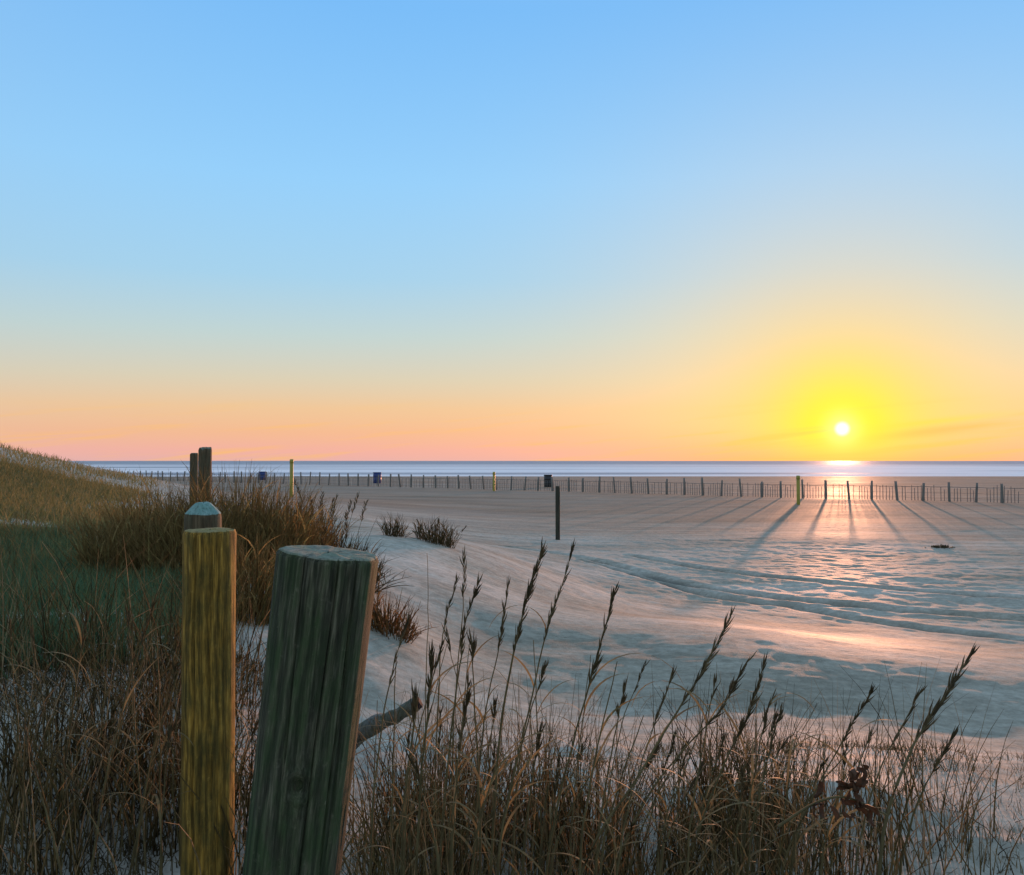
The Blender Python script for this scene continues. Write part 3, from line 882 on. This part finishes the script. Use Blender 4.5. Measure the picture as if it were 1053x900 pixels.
scatter('litter_and_shade', 'dark strewn stems added as shade on the sand around the golden post', M_DARKSHRUB,
        region(7000, 13, 3.2, 5.8, -60, 330, lambda b, Y: np.clip((pat(b, Y, .5, 48) - .38) * 4, .03, 1)), .13, .0034, 1.0, .5, 62, 'stem', 4)  # dark strands added to stand for shade on this sand
scatter('litter_and_shade', 'straw bits and husks lying on the trampled sand', M_UNDER,
        region(5200, 14, 3.0, 5.3, 520, 1100, lambda b, Y: np.clip((pat(b, Y, .22, 49) - .2) * 2.5, .05, 1)), .05, .0026, 1.15, .4, 63, 'stem', 4)


# ------------------------------------------------------------------ seed stalks one by one
def stalk(pts, Y, label, head=0.30, thick=1.0, leaves=2, dY=0.0, seed=0, bare=False, group='seed stalks in front of the posts'):
    """pts: outline of the stalk from tip to base; it stands at distance Y and is carried down to the sand"""
    r_ = np.random.default_rng(seed + 500)
    pw = [at(x, y, Y + dY * (1 - i / (len(pts) - 1))) for i, (x, y) in enumerate(pts)]
    b, b2 = pw[-1], pw[-2]
    g0 = gz(b[0], b[1])
    if b[2] > g0:
        sl = (b - b2); k = (b[2] - g0 + .02) / max(1e-3, -sl[2])
        sl = sl * k; sl[:2] *= 0.5
        pw.append(b + sl)
    root = empty('seed_stalk', (pw[-1][0], pw[-1][1], gz(pw[-1][0], pw[-1][1])))
    off = np.array(root.location)
    m_ = 26
    C = spline(pw[::-1], m_)                           # base to tip
    C[:, :2] += 0.004 * np.stack([vnoise(np.arange(m_) * .7, np.full(m_, seed), 70), vnoise(np.arange(m_) * .7, np.full(m_, seed), 71)], -1)
    t = np.linspace(0, 1, m_)
    V, Q = strands(C[None], (thick * 0.0040 * (1 - .72 * t))[None], 5)
    mesh_obj('stem', V - off, Q, M_STALK, root)
    ln = np.concatenate([[0], np.cumsum(np.linalg.norm(np.diff(C, axis=0), axis=1))])
    if head > 0:
        g = Geo()
        ns = int(r_.uniform(55, 85) * head / .3)
        u = ln[-1] - head * r_.uniform(0, 1, ns) ** 1.1
        cb = np.stack([np.interp(u, ln, C[:, i]) for i in range(3)], -1)
        ti = np.clip(np.searchsorted(ln, u), 1, m_ - 1)
        d = C[ti] - C[ti - 1]; d /= np.linalg.norm(d, axis=1, keepdims=True)
        sdv = np.cross(d, r_.normal(0, 1, (ns, 3))); sdv /= np.linalg.norm(sdv, axis=1, keepdims=True)
        L = thick * r_.uniform(.018, .042, ns)
        e1 = d * .95 + sdv * r_.uniform(.05, .40, ns)[:, None]
        P = np.stack([cb, cb + e1 * (L * .35)[:, None], cb + e1 * (L * .7)[:, None] , cb + (e1 + d * .2) * L[:, None]], 1)
        R = thick * r_.uniform(.0011, .0023, ns)[:, None] * np.array([.35, 1, .8, .1])
        g.add(*strands(P, R, 4))
        g.build('seed_head', M_HEAD, root, off)
    for i in range(leaves):
        u = ln[-1] * r_.uniform(.35, .85) if head < .02 else (ln[-1] - head * .8) * r_.uniform(.45, 1)
        cb = np.array([[np.interp(u, ln, C[:, j]) for j in range(3)]])
        az = np.array([r_.choice([0.0, math.pi]) + r_.normal(0, .6)])
        P = arcs(cb, az, np.array([r_.uniform(.2, .6)]), np.array([r_.uniform(1.0, 2.6)]), np.array([r_.uniform(.16, .34)]), 12)
        V, Q = ribbons(P, r_.uniform(.005, .009) * np.sin(np.linspace(.5, math.pi, 12))[None] + .0008, az + math.pi / 2 + r_.normal(0, .5))
        mesh_obj('leaf', V - off, Q, M_LEAF, root)
    return tag(root, label, 'seed stalk', group)


ST = [
    ([(557, 566), (546, 600), (536, 640), (526, 685), (515, 750), (505, 893)], 2.5, .32, 1.15, 3, 'thick pale seed stalk whose tip reaches level with the foot of the lone slim post'),
    ([(589, 563), (577, 605), (563, 645), (549, 705), (533, 790), (528, 893)], 2.6, .30, .95, 3, 'slender stalk with drooping side leaves, tip just past the foot of the lone slim post'),
    ([(632, 608), (613, 680), (596, 740), (580, 800), (562, 893)], 2.45, .28, 1.1, 1, 'single straight seed stalk tipped before the pink sand patches, leaf-free head'),
    ([(664, 682), (652, 712), (640, 742), (628, 800), (615, 893)], 2.7, .10, .7, 1, 'short faint stalk between the two long leaning seed stalks'),
    ([(751, 634), (722, 690), (690, 742), (652, 805), (600, 893)], 2.35, .30, 1.2, 2, 'long leaning seed stalk with its tip touching the end of the pink ridge'),
    ([(786, 684), (766, 742), (742, 792), (716, 860), (706, 893)], 2.5, .26, 1.1, 2, 'seed stalk beneath the pink ridge with a bent leaf hooked over beside it'),
    ([(768, 680), (742, 728), (702, 772), (664, 822), (634, 893)], 2.55, .22, 1.1, 2, 'leaning stalk crossing close behind the bent leaf beneath the pink ridge'),
    ([(798, 726), (793, 748), (789, 770), (780, 830), (772, 893)], 2.7, .08, .6, 0, 'short bare stalk standing before the blue hollow'),
    ([(896, 711), (876, 745), (851, 790), (826, 840), (806, 893)], 2.5, .18, .9, 1, 'seed stalk slanting up behind the dark dead leaves'),
    ([(946, 713), (926, 750), (905, 790), (888, 850), (880, 893)], 2.5, .17, .95, 1, 'seed stalk tipped in the blue hollow, beside the heaviest seed head'),
    ([(997, 675), (976, 710), (950, 748), (934, 778), (915, 830), (905, 893)], 2.35, .30, 1.45, 1, 'stalk with the heaviest seed head, its tip over the end of the pink ridge'),
    ([(980, 756), (962, 788), (946, 820), (930, 870), (926, 893)], 2.5, .13, 1.1, 0, 'short dark seed stalk beneath the heaviest seed head'),
    ([(478, 570), (475, 640), (468, 720), (460, 893)], 2.6, .14, .8, 2, 'upright thin stalk standing before the pale sand mound'),
    ([(439, 569), (440, 640), (438, 705), (436, 893)], 2.7, .0, .65, 2, 'thin bare upright stalk nearest the leaning post'),
    ([(492, 600), (479, 640), (471, 700), (463, 765), (452, 893)], 2.5, .22, .95, 2, 'seed stalk crossing the upright thin stalk before the sand mound'),
    ([(470, 595), (458, 640), (451, 700), (446, 893)], 2.6, .15, .8, 2, 'seed stalk close by the upright thin stalk, shorter than it'),
    ([(419, 640), (406, 680), (396, 725), (386, 800), (380, 893)], 2.4, .18, .9, 1, 'seed stalk over the driftwood stub beside the leaning post'),
    ([(444, 672), (441, 720), (434, 790), (428, 893)], 2.35, .2, 1.1, 2, 'dark seed stalk rising at the dark end of the driftwood stub'),
    ([(523, 600), (514, 660), (500, 730), (492, 800), (486, 893)], 2.55, .2, .9, 3, 'leafy stalk in the thick of the grass, leaning close beside the thick pale one'),
    ([(25, 752), (36, 795), (48, 838), (62, 893)], 3.0, .22, 1.3, 0, 'heavy dark seed stalk slanting at the corner by the sand'),
    ([(10, 640), (14, 700), (22, 780), (30, 893)], 3.1, .1, .8, 1, 'pale upright stalk at the picture edge before the green dune'),
    ([(62, 780), (82, 820), (104, 860), (118, 893)], 2.9, .18, 1.1, 0, 'dark seed stalk lying over toward the golden post'),
    ([(131, 632), (136, 690), (140, 760), (150, 893)], 3.2, .28, 1.1, 1, 'tall brown seed stalk between the green dune and the golden post'),
    ([(176, 660), (182, 740), (178, 800), (186, 893)], 3.1, .2, .9, 1, 'brown stalk standing close against the golden post'),
]
for i, (pts, Y, hd, th, lv, lb) in enumerate(ST):
    stalk(pts, Y, lb, hd, th, lv, dY=0.15 * math.sin(i * 2.1), seed=i)
# the many lesser stalks among them
r_ = np.random.default_rng(77)
for i in range(90):
    if i < 66:
        b = r_.uniform(375, 860); top = 665 + 0.30 * abs(b - 490) + r_.uniform(-30, 120)
    else:
        b = r_.uniform(0, 300); top = r_.uniform(600, 800)
    Y = r_.uniform(2.3, 3.1) if i < 66 else r_.uniform(2.9, 4.2)
    ln_ = (893 - top) * r_.normal(.12 if b < 560 else .38, .16)
    pts = [(b + ln_ * .7, top), (b + ln_ * .4, top + (893 - top) * .33), (b + ln_ * .15, top + (893 - top) * .66), (b, 893)]
    lb = 'thin dry stalk crowded among the taller seed stalks' if i < 66 else 'thin dry stalk in the dead grass around the golden post'
    stalk(pts, Y, lb, r_.choice([0, 0, .05, .08, .15]), r_.uniform(.8, 1.35), int(r_.integers(2, 6)), seed=200 + i,
          group='lesser stalks among the seed stalks' if i < 66 else 'lesser stalks around the golden post')


# ------------------------------------------------------------------ dead leaves, driftwood, wrack
def curled_leaf(c, dirv, L, Wd, curl, seed):
    r_ = np.random.default_rng(seed)
    dirv = np.array(dirv) / np.linalg.norm(dirv)
    sv_ = np.cross(dirv, r_.normal(0, 1, 3)); sv_ /= np.linalg.norm(sv_)
    nv = np.cross(dirv, sv_)
    nu, nv_ = 14, 7
    V = []
    for u in np.linspace(0, 1, nu):
        w = Wd * math.sin(math.pi * (0.05 + .93 * u)) ** .8
        for v in np.linspace(-1, 1, nv_):
            a = curl * u
            V.append(np.array(c) + dirv * L * math.sin(a) / max(curl, .1) + nv * L * (1 - math.cos(a)) / max(curl, .1)
                     + sv_ * w * v * .8 + nv * w * (abs(v) ** 1.6 * .7 + .45 * math.sin(11 * u + 4 * v + seed)))
    idx = np.arange(nu * nv_).reshape(nu, nv_)
    return np.array(V), np.stack([idx[:-1, :-1], idx[:-1, 1:], idx[1:, 1:], idx[1:, :-1]], -1).reshape(-1, 4)


lc = at(868, 822, 2.2)
dl = empty('dead_leaf_cluster', lc)
lr_ = np.random.default_rng(3)
leaves_ = [(878 + lr_.normal(0, 5), 806 + lr_.normal(0, 6), lr_.normal(0, 1, 3), .048, .014, 3.0) for _ in range(10)]
leaves_ += [(838 + 9 * k + lr_.normal(0, 3), 824 + lr_.normal(0, 4) + k * .8, lr_.normal(0, 1, 3) * [1, .6, .6], .055, .011, 2.6) for k in [0, 1, 1.5, 2, 3, 3.5, 4, 5, 5.5, 6, 6.5]]
for i, (px, py, dr, L, Wd, cu) in enumerate(leaves_):
    V, Q = curled_leaf(at(px, py, 2.2) - lc, dr, L, Wd, cu, i)
    mesh_obj('leaf', V, Q, M_DEADLEAF, dl)
tw = spline([at(800, 850, 2.2) - lc, at(838, 826, 2.2) - lc, at(870, 820, 2.2) - lc, at(912, 838, 2.23) - lc], 16)
V, Q = strands(tw[None], np.linspace(.004, .002, 16)[None], 5)
mesh_obj('twig', V, Q, M_STALK, dl)
tag(dl, 'curled red-brown dead leaves on a twig caught among the seed stalks', 'dead leaves')

a, b = at(352, 768, 4.6), at(430, 722, 4.5)
dw = empty('driftwood_stub', (a + b) / 2)
ctr = np.array(dw.location)
P = spline([a, a * .6 + b * .4 + [0, 0, .015], a * .25 + b * .75 + [0, 0, -.004], b], 24) - ctr
V, Q = strands(P[None], np.linspace(.050, .032, 24)[None] * (1 + .3 * vnoise(np.arange(24) * .5, np.zeros(24), 4))[None], 20)
V += 0.02 * np.stack([vnoise(V[:, 1] * 30, V[:, 2] * 30 + V[:, 0] * 5, 33)] * 3, -1)
mesh_obj('trunk', V, Q, M_DRIFT, dw)
ax = P[-1] - P[-2]; ax /= np.linalg.norm(ax)
hp = np.array([P[-1] - ax * .012, P[-1] + ax * .002, P[-1] + ax * .006, P[-1] - ax * .02])
V, Q = strands(hp[None], np.array([[.033, .034, .026, .004]]), 20)
mesh_obj('broken_end', V, Q, M_DARK_END, dw)
tag(dw, 'grey driftwood stub with a black hollow end poking from the sand by the leaning post', 'driftwood')


def wrack(px, py, label, w_, seed):
    d = ray(px, py); Y = CAMZ / -d[2] * d[1]; x = CAMZ / -d[2] * d[0]
    r_ = np.random.default_rng(seed)
    o = empty('seaweed_heap', (x, Y, gz(x, Y)))
    nn = 90
    base = np.stack([x + r_.normal(0, w_ * .4, nn), Y + r_.normal(0, .12, nn), np.full(nn, gz(x, Y))], -1)
    P = arcs(base, r_.uniform(0, 6.28, nn), r_.uniform(.3, 1.3, nn), r_.uniform(.2, 1, nn), r_.uniform(.05, .13, nn), 5)
    g = Geo(); g.add(*strands(P, np.full((nn, 5), .012), 3)); g.build('strands', M_DARKSHRUB, o, o.location)
    tag(o, label, 'seaweed')


wrack(969, 563, 'small dark heap of seaweed on the warm-lit sand beneath the fence', .45, 1)
